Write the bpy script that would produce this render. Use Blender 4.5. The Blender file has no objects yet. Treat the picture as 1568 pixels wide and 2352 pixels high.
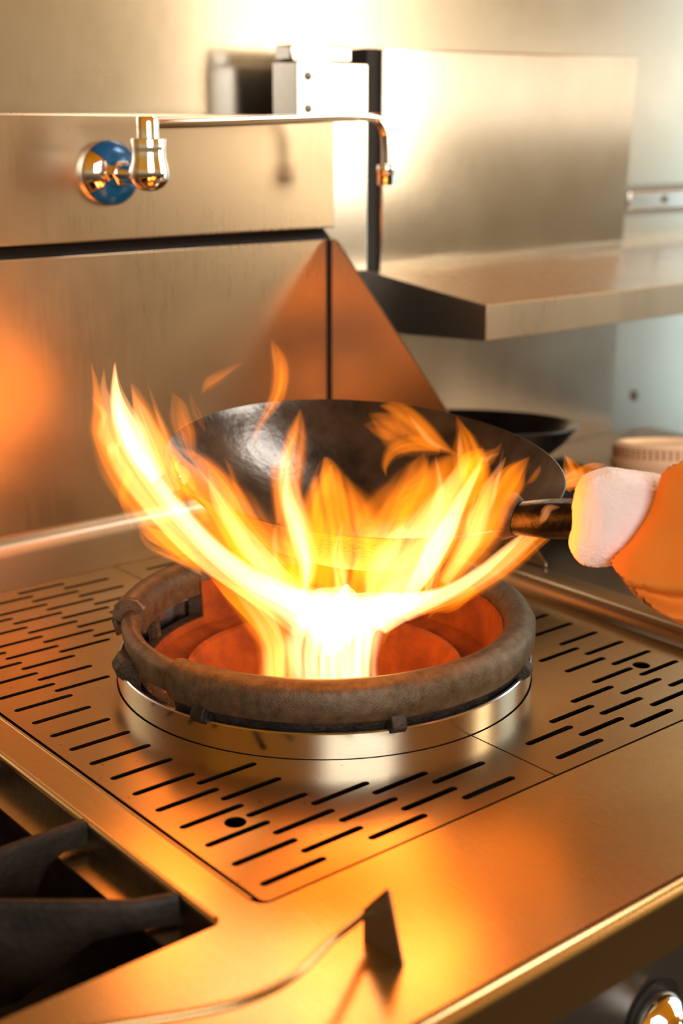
import bpy, bmesh, math, random
from mathutils import Vector, Matrix, noise

# ------------------------------------------------------------------ camera
S = bpy.context.scene
COL = S.collection
cam_data = bpy.data.cameras.new('camera')
cam = bpy.data.objects.new('camera', cam_data)
COL.objects.link(cam)
RIGHT = Vector((0.7710, -0.6368, 0.0)); DOWN = Vector((-0.1749, -0.2118, -0.9615)); FWD = Vector((0.6123, 0.7414, -0.2747))
M = Matrix((RIGHT, -DOWN, -FWD)).transposed().to_4x4()
M.translation = Vector((-0.6928, -0.8624, 0.46))
cam.matrix_world = M
cam_data.sensor_fit = 'VERTICAL'
cam_data.sensor_height = 36
cam_data.lens = 46.94
cam_data.clip_start = 0.02
cam_data.dof.use_dof = True
cam_data.dof.focus_distance = 1.08
cam_data.dof.aperture_fstop = 3.8
S.camera = cam

# ------------------------------------------------------------------ world, lights, exposure
S.view_settings.view_transform = 'Standard'
S.view_settings.look = 'None'
S.view_settings.gamma = 1
S.view_settings.use_curve_mapping = False
S.view_settings.exposure = 0.0
world = bpy.data.worlds.new('world'); S.world = world
world.use_nodes = True
nt = world.node_tree
bg = nt.nodes['Background']
tc = nt.nodes.new('ShaderNodeTexCoord')
sep = nt.nodes.new('ShaderNodeSeparateXYZ')
ramp = nt.nodes.new('ShaderNodeValToRGB')
nt.links.new(tc.outputs['Generated'], sep.inputs[0])
mr = nt.nodes.new('ShaderNodeMapRange'); mr.inputs[1].default_value = -1; mr.inputs[2].default_value = 1
nt.links.new(sep.outputs['Z'], mr.inputs[0]); nt.links.new(mr.outputs[0], ramp.inputs[0])
CR = ramp.color_ramp
CR.elements[0].position = 0.30; CR.elements[0].color = (0.035, 0.024, 0.015, 1)
CR.elements[1].position = 1.0; CR.elements[1].color = (0.30, 0.11, 0.01, 1)
for p_, c_ in ((0.42, (0.14, 0.085, 0.045)), (0.478, (0.30, 0.21, 0.10)), (0.518, (0.68, 0.46, 0.23)), (0.56, (0.60, 0.37, 0.15)), (0.60, (0.62, 0.30, 0.06)), (0.72, (0.75, 0.25, 0.010)), (0.85, (0.62, 0.20, 0.008))):
    e_ = CR.elements.new(p_); e_.color = (*c_, 1)  # orange upper bands stand in for an unseen firelit hood
nt.links.new(ramp.outputs[0], bg.inputs[0])
bg.inputs[1].default_value = 0.9

def area(name, loc, target, size, size_y, power, color):
    l = bpy.data.lights.new(name, 'AREA'); l.shape = 'RECTANGLE'; l.size = size; l.size_y = size_y
    l.energy = power; l.color = color
    o = bpy.data.objects.new(name, l); COL.objects.link(o); o.location = loc
    o.rotation_euler = (Vector(target) - Vector(loc)).to_track_quat('-Z', 'Y').to_euler()
    return o
# daylight from the windows of the kitchen (in front of the range and down its right end)
area('front_window_light', (-1.2, -3.1, 1.2), (0, 0, 0.1), 2.1, 1.4, 62, (0.94, 0.97, 1.0))
area('end_window_light', (4.2, -0.9, 0.62), (1.0, 0.3, 0.3), 1.3, 3.0, 39, (0.68, 0.92, 1.0))
# unseen warm light added for the glare on the post and back wall
area('post_glare_light', (1.95, -1.5, 0.85), (0.4, 0.45, 0.5), 0.34, 1.1, 13, (1.0, 0.82, 0.58))
area('panel_glare_light', (2.7, -1.5, 0.60), (0.7, 0.43, 0.50), 1.5, 0.27, 1.9, (1.0, 0.88, 0.72))  # added unseen strip, shaped to brighten only the upper panel's reflection
# unseen white light added for the highlight inside the wok
area('wok_highlight_light', (0.93, -0.27, 1.38), (0, 0, 0.15), 0.45, 0.35, 7, (1.0, 0.97, 0.92))

# ------------------------------------------------------------------ helpers
def bm_obj(name, bm, mat, parent=None, smooth=True, bevel=0):
    me = bpy.data.meshes.new(name)
    bmesh.ops.recalc_face_normals(bm, faces=bm.faces)
    bm.to_mesh(me); bm.free()
    o = bpy.data.objects.new(name, me); COL.objects.link(o)
    me.materials.append(mat)
    if smooth:
        for p in me.polygons: p.use_smooth = True
        try: me.set_sharp_from_angle(angle=math.radians(38))
        except Exception: pass
    if bevel:
        md = o.modifiers.new('bevel', 'BEVEL'); md.width = bevel; md.segments = 3; md.limit_method = 'ANGLE'; md.angle_limit = math.radians(40)
    if parent: o.parent = parent
    return o
def thing(name, label, cat, loc=(0, 0, 0), group=None):
    o = bpy.data.objects.new(name, None); COL.objects.link(o); o.location = loc
    o['label'] = label; o['category'] = cat
    o.empty_display_size = 0.02
    if group: o['group'] = group
    bpy.context.view_layer.update()
    return o
def tag(o, label, cat, group=None):
    o['label'] = label; o['category'] = cat
    if group: o['group'] = group
    return o
def adopt(o, parent):
    """parent keeping the world place (parts are modelled in world coordinates)"""
    o.parent = parent
    w = Matrix.Identity(4); q = parent
    while q is not None:
        w = Matrix.Translation(q.location) @ w if q.type == 'EMPTY' else w
        q = q.parent
    o.matrix_parent_inverse = w.inverted()
    return o
def part(name, bm, mat, parent, label=None, **k):
    o = bm_obj(name, bm, mat, None, **k)
    adopt(o, parent)
    if label: o['label'] = label
    return o
def box(bm, lo, hi):
    r = bmesh.ops.create_cube(bm, size=1)
    for v in r['verts']:
        v.co = Vector([(lo[i] + hi[i]) / 2 + v.co[i] * (hi[i] - lo[i]) for i in range(3)])
    return r['verts']
def prism(bm, pts, axis, a, b):
    """polygon pts (2D in the other two axes) extruded along axis from a to b"""
    def mk(p, t):
        c = list(p); c.insert(axis, t); return bm.verts.new(c)
    A = [mk(p, a) for p in pts]; B = [mk(p, b) for p in pts]
    n = len(pts)
    bm.faces.new(A); bm.faces.new(B[::-1])
    for i in range(n): bm.faces.new((A[i], B[i], B[(i + 1) % n], A[(i + 1) % n]))
def catmull(pts, n):
    out = []
    P = [Vector(p) for p in pts]
    P = [P[0] * 2 - P[1]] + P + [P[-1] * 2 - P[-2]]
    for i in range(1, len(P) - 2):
        for k in range(n):
            t = k / n
            out.append(0.5 * ((2 * P[i]) + (P[i + 1] - P[i - 1]) * t + (2 * P[i - 1] - 5 * P[i] + 4 * P[i + 1] - P[i + 2]) * t * t + (3 * P[i] - P[i - 1] - 3 * P[i + 1] + P[i + 2]) * t ** 3))
    out.append(P[-2].copy())
    return out
def tube(bm, path, rad, n=16, up=Vector((0, 0, 1)), sq=1.0, cap=True):
    path = [Vector(p) for p in path]
    rings = []
    for i, p in enumerate(path):
        r = rad[i] if isinstance(rad, (list, tuple)) else rad
        d = (path[min(i + 1, len(path) - 1)] - path[max(i - 1, 0)]).normalized()
        a = d.cross(up)
        if a.length < 1e-4: a = d.cross(Vector((1, 0.2, 0)))
        a.normalize(); b = a.cross(d).normalized()
        rings.append([bm.verts.new(p + a * (r * math.cos(2 * math.pi * k / n)) + b * (r * sq * math.sin(2 * math.pi * k / n))) for k in range(n)])
    for A, B in zip(rings, rings[1:]):
        for k in range(n): bm.faces.new((A[k], A[(k + 1) % n], B[(k + 1) % n], B[k]))
    if cap:
        bm.faces.new(rings[0]); bm.faces.new(rings[-1][::-1])
def lathe(bm, prof, n=96, a0=0.0, a1=2 * math.pi, axis=None, closed=False, fn=None):
    """prof: (r, z); revolve about z; closed profile gives a solid ring"""
    full = abs(a1 - a0 - 2 * math.pi) < 1e-6
    m = n if full else n + 1
    R = []
    for i in range(m):
        a = a0 + (a1 - a0) * i / n
        row = []
        for j, (r, z) in enumerate(prof):
            if fn: r, z = fn(a, j, r, z)
            row.append(bm.verts.new((r * math.cos(a), r * math.sin(a), z)))
        R.append(row)
    L = len(prof)
    for i in range(n if full else n):
        A = R[i]; B = R[(i + 1) % m] if full else R[i + 1]
        for j in range(L if closed else L - 1):
            k = (j + 1) % L
            vs = [A[j], B[j], B[k], A[k]]
            try: bm.faces.new(vs)
            except ValueError: pass
    if not full and closed:
        bm.faces.new(R[0]); bm.faces.new(R[-1][::-1])
    bmesh.ops.remove_doubles(bm, verts=bm.verts, dist=1e-6)
def orient(bm, mat4):
    for v in bm.verts: v.co = mat4 @ v.co
def frame_to(loc, zdir, xhint=Vector((1, 0, 0))):
    z = Vector(zdir).normalized(); x = (Vector(xhint) - z * Vector(xhint).dot(z)).normalized(); y = z.cross(x)
    m = Matrix((x, y, z)).transposed().to_4x4(); m.translation = Vector(loc); return m

# ------------------------------------------------------------------ materials
def mat_new(name):
    m = bpy.data.materials.new(name); m.use_nodes = True
    return m, m.node_tree, m.node_tree.nodes['Principled BSDF']
def steel(name, base=(0.60, 0.57, 0.53), rough=0.28, stretch=(2, 60, 60), bump=0.02, var=0.10, smear=0.12, aniso=0.0, spots=0.0):
    m, t, b = mat_new(name)
    b.inputs['Metallic'].default_value = 1
    N = t.nodes; L = t.links
    tc = N.new('ShaderNodeTexCoord')
    mp = N.new('ShaderNodeMapping'); mp.inputs['Scale'].default_value = stretch
    L.new(tc.outputs['Object'], mp.inputs[0])
    n1 = N.new('ShaderNodeTexNoise'); n1.inputs['Scale'].default_value = 14; n1.inputs['Detail'].default_value = 5
    L.new(mp.outputs[0], n1.inputs['Vector'])
    n2 = N.new('ShaderNodeTexNoise'); n2.inputs['Scale'].default_value = 9; n2.inputs['Detail'].default_value = 4
    L.new(tc.outputs['Object'], n2.inputs['Vector'])
    # roughness = rough + brushed + smears
    a = N.new('ShaderNodeMath'); a.operation = 'MULTIPLY_ADD'; a.inputs[1].default_value = var; a.inputs[2].default_value = rough - var / 2
    L.new(n1.outputs[0], a.inputs[0])
    c = N.new('ShaderNodeMath'); c.operation = 'MULTIPLY_ADD'; c.inputs[1].default_value = smear
    L.new(n2.outputs[0], c.inputs[0]); L.new(a.outputs[0], c.inputs[2])
    L.new(c.outputs[0], b.inputs['Roughness'])
    mix = N.new('ShaderNodeMixRGB'); mix.inputs[1].default_value = (*base, 1); mix.inputs[2].default_value = (base[0] * .82, base[1] * .80, base[2] * .76, 1)
    L.new(n2.outputs[0], mix.inputs[0])
    out = mix.outputs[0]
    if spots:
        v = N.new('ShaderNodeTexNoise'); v.inputs['Scale'].default_value = 260; v.inputs['Detail'].default_value = 1
        L.new(tc.outputs['Object'], v.inputs['Vector'])
        r = N.new('ShaderNodeValToRGB'); r.color_ramp.elements[0].position = 0.74; r.color_ramp.elements[1].position = 0.77
        L.new(v.outputs[0], r.inputs[0])
        k = N.new('ShaderNodeMath'); k.operation = 'MULTIPLY'; k.inputs[1].default_value = spots; L.new(r.outputs[0], k.inputs[0])
        mx = N.new('ShaderNodeMixRGB'); mx.inputs[2].default_value = (0.10, 0.06, 0.03, 1)
        L.new(k.outputs[0], mx.inputs[0]); L.new(out, mx.inputs[1]); out = mx.outputs[0]
    L.new(out, b.inputs['Base Color'])
    bp = N.new('ShaderNodeBump'); bp.inputs['Strength'].default_value = bump; bp.inputs['Distance'].default_value = 0.001
    L.new(n1.outputs[0], bp.inputs['Height']); L.new(bp.outputs[0], b.inputs['Normal'])
    return m
def iron(name, c1, c2, rough=0.6, metal=0.5, scale=60, bump=0.5, lo=0.42, hi=0.62, dist=0.002):
    m, t, b = mat_new(name)
    N = t.nodes; L = t.links
    tc = N.new('ShaderNodeTexCoord')
    n = N.new('ShaderNodeTexNoise'); n.inputs['Scale'].default_value = scale; n.inputs['Detail'].default_value = 8; n.inputs['Roughness'].default_value = 0.65
    L.new(tc.outputs['Object'], n.inputs['Vector'])
    r = N.new('ShaderNodeValToRGB'); r.color_ramp.elements[0].position = lo; r.color_ramp.elements[1].position = hi
    r.color_ramp.elements[0].color = (*c1, 1); r.color_ramp.elements[1].color = (*c2, 1)
    L.new(n.outputs[0], r.inputs[0]); L.new(r.outputs[0], b.inputs['Base Color'])
    b.inputs['Metallic'].default_value = metal; b.inputs['Roughness'].default_value = rough
    n3 = N.new('ShaderNodeTexNoise'); n3.inputs['Scale'].default_value = scale * 7; n3.inputs['Detail'].default_value = 4
    L.new(tc.outputs['Object'], n3.inputs['Vector'])
    bp = N.new('ShaderNodeBump'); bp.inputs['Strength'].default_value = bump; bp.inputs['Distance'].default_value = dist
    L.new(n3.outputs[0], bp.inputs['Height']); L.new(bp.outputs[0], b.inputs['Normal'])
    return m
def plain(name, c, rough=0.5, metal=0.0, noise_c=None, scale=30, bump=0.0):
    m, t, b = mat_new(name)
    b.inputs['Roughness'].default_value = rough; b.inputs['Metallic'].default_value = metal
    N = t.nodes; L = t.links
    tc = N.new('ShaderNodeTexCoord')
    n = N.new('ShaderNodeTexNoise'); n.inputs['Scale'].default_value = scale; n.inputs['Detail'].default_value = 4
    L.new(tc.outputs['Object'], n.inputs['Vector'])
    mx = N.new('ShaderNodeMixRGB'); mx.inputs[1].default_value = (*c, 1); mx.inputs[2].default_value = (*(noise_c or [x * 0.85 for x in c]), 1)
    L.new(n.outputs[0], mx.inputs[0]); L.new(mx.outputs[0], b.inputs['Base Color'])
    if bump:
        bp = N.new('ShaderNodeBump'); bp.inputs['Strength'].default_value = bump; bp.inputs['Distance'].default_value = 0.002
        L.new(n.outputs[0], bp.inputs['Height']); L.new(bp.outputs[0], b.inputs['Normal'])
    return m
def flame_mat(name, strength, color):
    m = bpy.data.materials.new(name); m.use_nodes = True
    t = m.node_tree; t.nodes.clear()
    o = t.nodes.new('ShaderNodeOutputMaterial'); e = t.nodes.new('ShaderNodeEmission')
    e.inputs[0].default_value = (*color, 1); e.inputs[1].default_value = strength
    t.links.new(e.outputs[0], o.inputs['Volume'])
    return m

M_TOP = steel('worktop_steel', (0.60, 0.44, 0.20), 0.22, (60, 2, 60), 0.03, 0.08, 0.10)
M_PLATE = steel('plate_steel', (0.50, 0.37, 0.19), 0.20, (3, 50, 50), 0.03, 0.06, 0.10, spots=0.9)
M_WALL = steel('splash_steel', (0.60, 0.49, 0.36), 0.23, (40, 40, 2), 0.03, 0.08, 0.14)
M_PANEL = steel('panel_steel', (0.66, 0.61, 0.54), 0.12, (40, 40, 2), 0.03, 0.05, 0.08)
M_WALLB = steel('wall_steel', (0.56, 0.51, 0.43), 0.17, (50, 50, 2), 0.03, 0.10, 0.12)
M_SHELF = steel('shelf_steel', (0.66, 0.61, 0.54), 0.20, (2, 50, 50), 0.02, 0.06, 0.12)
M_BRIGHT = steel('polished_steel', (0.72, 0.70, 0.67), 0.16, (2, 2, 80), 0.02, 0.06, 0.05)
M_DARKSTEEL = steel('dark_steel', (0.26, 0.25, 0.23), 0.34, (3, 50, 50), 0.02, 0.06, 0.10)  # steel with a darker base colour
M_RISER = steel('riser_steel', (0.50, 0.42, 0.31), 0.36, (3, 50, 50), 0.02, 0.06, 0.06)
M_GUSSET = steel('gusset_steel', (0.31, 0.30, 0.29), 0.13, (40, 40, 2), 0.02, 0.04, 0.06)
M_COLLAR = steel('collar_steel', (0.53, 0.59, 0.68), 0.17, (2, 2, 80), 0.02, 0.05, 0.05)
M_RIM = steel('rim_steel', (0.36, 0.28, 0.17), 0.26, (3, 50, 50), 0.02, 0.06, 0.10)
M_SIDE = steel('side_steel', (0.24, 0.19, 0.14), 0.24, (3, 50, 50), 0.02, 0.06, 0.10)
M_CHROME = steel('chrome', (0.90, 0.90, 0.90), 0.05, (2, 2, 2), 0.0, 0.02, 0.04)
M_IRON = iron('cast_iron', (0.060, 0.047, 0.030), (0.155, 0.125, 0.080), 0.45, 0.6, 110, 0.7, 0.30, 0.72, 0.0007)
M_IRON_D = iron('black_cast_iron', (0.014, 0.012, 0.010), (0.055, 0.045, 0.034), 0.55, 0.4, 40, 0.6)
M_RUST = iron('rusty_iron', (0.15, 0.036, 0.003), (0.27, 0.075, 0.006), 0.8, 0.1, 24, 0.5)
M_GRATE = iron('grate_iron', (0.008, 0.007, 0.005), (0.026, 0.020, 0.013), 0.55, 0.3, 30, 0.3)
M_BLACK = plain('black_shadow_metal', (0.006, 0.005, 0.004), 0.6)  # near-black base; also paints the shade in gap, groove and drip cavity
M_WOK = iron('seasoned_steel', (0.045, 0.042, 0.038), (0.15, 0.14, 0.125), 0.25, 0.85, 16, 0.35, 0.35, 0.7, 0.001)
M_WOKOUT = iron('scorched_steel', (0.030, 0.018, 0.010), (0.14, 0.06, 0.022), 0.55, 0.4, 40, 0.5)
M_PAN = iron('black_pan', (0.006, 0.005, 0.004), (0.018, 0.015, 0.012), 0.35, 0.5, 16, 0.1)
M_HANDLE = iron('handle_steel', (0.010, 0.008, 0.005), (0.045, 0.034, 0.02), 0.28, 0.7, 30, 0.2)
M_TOWEL = plain('terry_towel', (0.95, 0.90, 0.88), 0.95, 0, (0.90, 0.82, 0.80), 90, 0.8)
M_CLOTH = plain('orange_cloth', (0.85, 0.27, 0.02), 0.85, 0, (0.60, 0.18, 0.012), 22, 0.3)
M_BLUE = plain('blue_film', (0.004, 0.14, 0.34), 0.2, 0.2, (0.003, 0.08, 0.24), 60, 0.5)
M_BAMBOO = plain('bamboo', (0.92, 0.74, 0.50), 0.6, 0, (0.78, 0.58, 0.36), 120, 0.3)
M_BAMBOO_D = plain('bamboo_ticks', (0.30, 0.15, 0.05), 0.7)
M_PLASTER = plain('kitchen_floor', (0.04, 0.03, 0.025), 0.6)
FC = (1.0, 0.31, 0.045)
FLAME = {'D': flame_mat('flame_dim', 22, (1.0, 0.21, 0.008)), 'O': flame_mat('flame_orange', 44, (1.0, 0.215, 0.003)),
         'Y': flame_mat('flame_yellow', 62, (1.0, 0.34, 0.10)), 'W': flame_mat('flame_white', 150, (1.0, 0.45, 0.17))}

# ------------------------------------------------------------------ setting
bm = bmesh.new(); box(bm, (-2.5, -4.5, -0.95), (5.0, 0.62, -0.9)); o = bm_obj('floor', bm, M_PLASTER, smooth=False); o['kind'] = 'structure'
bm = bmesh.new(); box(bm, (-2.5, 0.52, -0.9), (5.0, 0.60, 1.9)); o = bm_obj('wall_back', bm, M_WALLB, smooth=False); o['kind'] = 'structure'

# ------------------------------------------------------------------ the range
rng = thing('wok_range', 'brushed stainless steel wok range with tall splashback, carrying the round burner and perforated plates', 'range', (0, 0, -0.9))
def rounded_rect(x0, y0, x1, y1, r, n=6):
    pts = []
    for cx, cy, a in ((x1 - r, y1 - r, 0), (x0 + r, y1 - r, 90), (x0 + r, y0 + r, 180), (x1 - r, y0 + r, 270)):
        for k in range(n + 1):
            t = math.radians(a + 90 * k / n); pts.append((cx + r * math.cos(t), cy + r * math.sin(t)))
    return pts
def sheet(name, outer, holes, z0, z1, mat, bevel=0.0):
    """flat plate with holes, through a filled 2D curve"""
    cu = bpy.data.curves.new(name, 'CURVE'); cu.dimensions = '2D'; cu.fill_mode = 'BOTH'
    cu.extrude = (z1 - z0) / 2 - bevel; cu.bevel_depth = bevel; cu.bevel_resolution = 1; cu.offset = -bevel
    for loop in [outer] + holes:
        sp = cu.splines.new('POLY'); sp.points.add(len(loop) - 1)
        for p, q in zip(sp.points, loop): p.co = (q[0], q[1], 0, 1)
        sp.use_cyclic_u = True
    tmp = bpy.data.objects.new(name + '_tmp', cu); COL.objects.link(tmp)
    dg = bpy.context.evaluated_depsgraph_get()
    me = bpy.data.meshes.new_from_object(tmp.evaluated_get(dg))
    bpy.data.objects.remove(tmp)
    me.transform(Matrix.Translation((0, 0, (z0 + z1) / 2)))
    me.materials.clear(); me.materials.append(mat)
    o = bpy.data.objects.new(name, me); COL.objects.link(o)
    return o
PX0, PX1, PY0, PY1 = -0.2655, 0.2820, -0.2700, 0.3700
QX0, QX1, QY0, QY1 = -0.78, -0.3020, -0.2715, 0.30
RX0 = -1.05
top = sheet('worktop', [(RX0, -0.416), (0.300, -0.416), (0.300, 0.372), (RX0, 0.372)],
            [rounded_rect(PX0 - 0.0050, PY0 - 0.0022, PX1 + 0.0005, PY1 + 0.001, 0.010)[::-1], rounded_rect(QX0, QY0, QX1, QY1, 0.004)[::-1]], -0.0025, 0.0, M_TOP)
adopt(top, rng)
# front nosing: top edge rolls over a small radius into a vertical lip
def nosing(x0, x1):
    bm = bmesh.new()
    pr = [(-0.414, 0.0)] + [(-0.416 - 0.008 * math.sin(t), -0.008 + 0.008 * math.cos(t)) for t in [k * math.pi / 12 for k in range(7)]] + [(-0.424, -0.044), (-0.421, -0.047), (-0.400, -0.047), (-0.400, -0.044), (-0.4205, -0.044), (-0.4205, -0.008), (-0.414, -0.003)]
    prism(bm, pr, 0, x0, x1)
    return bm
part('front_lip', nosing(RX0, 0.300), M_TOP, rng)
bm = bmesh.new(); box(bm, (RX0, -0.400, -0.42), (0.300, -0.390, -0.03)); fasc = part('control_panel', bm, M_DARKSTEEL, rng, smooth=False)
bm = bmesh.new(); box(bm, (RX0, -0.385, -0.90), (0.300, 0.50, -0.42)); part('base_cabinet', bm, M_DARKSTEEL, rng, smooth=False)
# right rim
bm = bmesh.new()
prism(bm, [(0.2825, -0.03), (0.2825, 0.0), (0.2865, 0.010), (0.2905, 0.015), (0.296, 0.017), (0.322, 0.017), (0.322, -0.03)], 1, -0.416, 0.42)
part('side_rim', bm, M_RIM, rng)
# back riser with a rolled top
bm = bmesh.new()
prof = [(0.3715, -0.03), (0.3715, 0.034)] + [(0.3715 + 0.018 - 0.018 * math.cos(t), 0.034 + 0.018 * math.sin(t)) for t in [k * math.pi / 12 for k in range(1, 7)]] + [(0.394, 0.052), (0.394, -0.03)]
prism(bm, prof, 0, RX0, 0.322)
part('back_riser', bm, M_RISER, rng)
# lower splash panel, groove with its shade painted black, upper box
bm = bmesh.new(); box(bm, (RX0, 0.390, 0.045), (0.322, 0.400, 0.336)); part('splash_panel', bm, M_WALL, rng, bevel=0.001)
bm = bmesh.new()
prism(bm, [(0.402, 0.334), (0.390, 0.336), (0.406, 0.349), (0.43, 0.349), (0.43, 0.334)], 0, RX0, 0.326); part('groove', bm, M_BLACK, rng, smooth=False)
bm = bmesh.new(); box(bm, (RX0, 0.388, 0.349), (0.330, 0.425, 0.477)); part('splashback_box', bm, M_WALL, rng, bevel=0.0025)
# triangular side gusset
bm = bmesh.new()
prism(bm, [(0.392, 0.018), (0.392, 0.337), (0.380, 0.337), (0.372, 0.332), (0.03, 0.022), (0.03, 0.018)], 0, 0.322, 0.3245)
part('side_gusset', bm, M_GUSSET, rng, bevel=0.0006)
bm = bmesh.new(); box(bm, (0.3185, 0.3885, 0.05), (0.3215, 0.3915, 0.335)); part('corner_seam', bm, M_BLACK, rng, smooth=False)
# drip cavity below the plates, black base standing in for its shade
bm = bmesh.new()
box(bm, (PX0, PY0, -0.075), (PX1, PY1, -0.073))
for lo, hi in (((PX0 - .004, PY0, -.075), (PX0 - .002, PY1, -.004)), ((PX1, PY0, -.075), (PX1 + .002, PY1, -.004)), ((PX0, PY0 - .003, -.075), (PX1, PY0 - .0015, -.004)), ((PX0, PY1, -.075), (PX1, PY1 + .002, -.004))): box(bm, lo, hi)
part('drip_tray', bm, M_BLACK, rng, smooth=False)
# side pit of the open burner on the left
bm = bmesh.new()
box(bm, (QX0, QY0, -0.105), (QX1, QY1, -0.100))
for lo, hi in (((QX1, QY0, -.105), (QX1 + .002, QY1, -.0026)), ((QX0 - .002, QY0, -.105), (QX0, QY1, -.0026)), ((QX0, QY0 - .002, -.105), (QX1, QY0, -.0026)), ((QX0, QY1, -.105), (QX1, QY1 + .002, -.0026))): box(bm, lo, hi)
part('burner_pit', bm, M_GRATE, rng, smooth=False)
bm = bmesh.new()   # ledge inside the pit on which the grate sits
box(bm, (QX1 - 0.022, QY0, -0.020), (QX1, QY1, -0.018)); box(bm, (QX0, QY0, -0.020), (QX1, QY0 + 0.020, -0.018))
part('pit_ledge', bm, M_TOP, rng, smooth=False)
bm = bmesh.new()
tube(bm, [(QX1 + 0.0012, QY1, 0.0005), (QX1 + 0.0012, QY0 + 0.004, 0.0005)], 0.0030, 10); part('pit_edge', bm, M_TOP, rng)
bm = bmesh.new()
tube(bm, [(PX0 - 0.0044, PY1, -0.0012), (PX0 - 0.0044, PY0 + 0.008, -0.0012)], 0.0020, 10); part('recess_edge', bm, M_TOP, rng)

# knob on the control panel
def knob_bm():
    bm = bmesh.new()
    lathe(bm, [(0.0, 0.0), (0.0225, 0.0), (0.0235, 0.002), (0.0232, 0.006), (0.020, 0.011), (0.015, 0.015), (0.0115, 0.020), (0.0105, 0.028), (0.011, 0.034), (0.0095, 0.037), (0, 0.0375)], 48)
    return bm
bm = knob_bm(); orient(bm, frame_to((-0.040, -0.4025, -0.117), (0, -1, 0)))
kn = part('knob', bm, M_CHROME, rng, 'bell shaped chrome knob')
bm = bmesh.new(); lathe(bm, [(0, 0), (0.0275, 0), (0.0275, 0.0022), (0, 0.0022)], 48); orient(bm, frame_to((-0.040, -0.4, -0.113), (0, -1, 0)))
o = part('bezel', bm, M_BLACK, rng, 'black ring behind the knob')
adopt(o, kn); o.matrix_parent_inverse = Matrix.Translation((0, 0, 0.9)).inverted() @ Matrix.Translation((0, 0, 0.9))

# ------------------------------------------------------------------ perforated plates
def slot(cx, cy, L=0.0535, w=0.0060, n=5):
    pts = []
    for sx, a0 in ((1, -90), (-1, 90)):
        for k in range(n + 1):
            t = math.radians(a0 + 180 * k / n)
            pts.append((cx + sx * (L / 2 - w / 2) + w / 2 * math.cos(t), cy + w / 2 * math.sin(t)))
    return pts
colsx = (0.0500, 0.0945, 0.1385, 0.1840, 0.2290)
slots = []
for s in (-1, 1):
    for i, cx in enumerate(colsx):
        y = -0.2525 + (0.0155 if i in (1, 3) else 0)
        while y < PY1 - 0.012:
            if math.hypot(cx, y) > 0.2115: slots.append((s * cx, y))
            y += 0.0311
HR = 0.1830
def plate(name, s, label):
    g = 0.0007
    xa, xb = (0.0020 + g, PX1) if s > 0 else (PX0, 0.0020 - g)
    xm = xa if s > 0 else xb; xo = xb if s > 0 else xa
    a0 = math.acos(xm / HR)
    arc = [(HR * math.cos(a0 * 1.0 + (2 * math.pi - 2 * a0) * 0), 0)]
    pts = []
    if s < 0:
        pts = [(xm, PY0), ]
        n = 60
        A0 = -math.acos(xm / HR) ; A1 = A0 - (2 * math.pi - 2 * math.acos(xm / HR))
        pts += [(HR * math.cos(A0 + (A1 - A0) * k / n), HR * math.sin(A0 + (A1 - A0) * k / n)) for k in range(n + 1)]
        pts += [(xm, PY1)] + [(xo, PY1)] + [(xo + 0.006 - 0.006 * math.cos(t), PY0 + 0.006 - 0.006 * math.sin(t)) for t in [k * math.pi / 12 for k in range(7)]]
    else:
        pts = [(xm, PY0), (xo, PY0), (xo, PY1), (xm, PY1)]
        n = 60
        A0 = math.acos(xm / HR); A1 = -A0
        pts += [(HR * math.cos(A0 + (A1 - A0) * k / n), HR * math.sin(A0 + (A1 - A0) * k / n)) for k in range(n + 1)]
    holes = [slot(x, y)[::-1] for x, y in slots if x * s > 0 and y < PY1 - 0.01]
    holes.append([(s * 0.2215 + 0.0078 * math.cos(-2 * math.pi * k / 24), -0.1765 + 0.0078 * math.sin(-2 * math.pi * k / 24)) for k in range(24)])
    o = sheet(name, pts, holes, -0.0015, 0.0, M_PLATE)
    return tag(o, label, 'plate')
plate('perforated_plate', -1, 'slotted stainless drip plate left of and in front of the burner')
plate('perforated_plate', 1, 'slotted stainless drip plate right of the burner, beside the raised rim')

# ------------------------------------------------------------------ burner
cz = thing('burner_collar', 'polished stainless steel collar ring round the wok burner', 'burner', (0, 0, -0.07))
bm = bmesh.new(); lathe(bm, [(0.1815, -0.06), (0.1820, 0.0205), (0.1810, 0.0215), (0.1790, 0.0215), (0.1780, 0.0200), (0.1780, -0.06)], 160, closed=True)
part('collar_band', bm, M_COLLAR, cz)
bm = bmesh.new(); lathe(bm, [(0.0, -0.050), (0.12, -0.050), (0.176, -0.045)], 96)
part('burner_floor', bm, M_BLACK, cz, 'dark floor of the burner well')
bm = bmesh.new()  # central burner bowl
lathe(bm, [(0.100, -0.045), (0.118, 0.004), (0.122, 0.006), (0.1235, 0.003), (0.106, -0.047)], 96, closed=True)
part('burner_bowl', bm, M_RUST, cz, 'rust coloured inner burner bowl')
bm = bmesh.new(); lathe(bm, [(0.0, -0.03), (0.05, -0.03), (0.056, -0.034), (0.056, -0.048), (0.0, -0.048)], 64)
part('burner_head', bm, M_RUST, cz)

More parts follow.
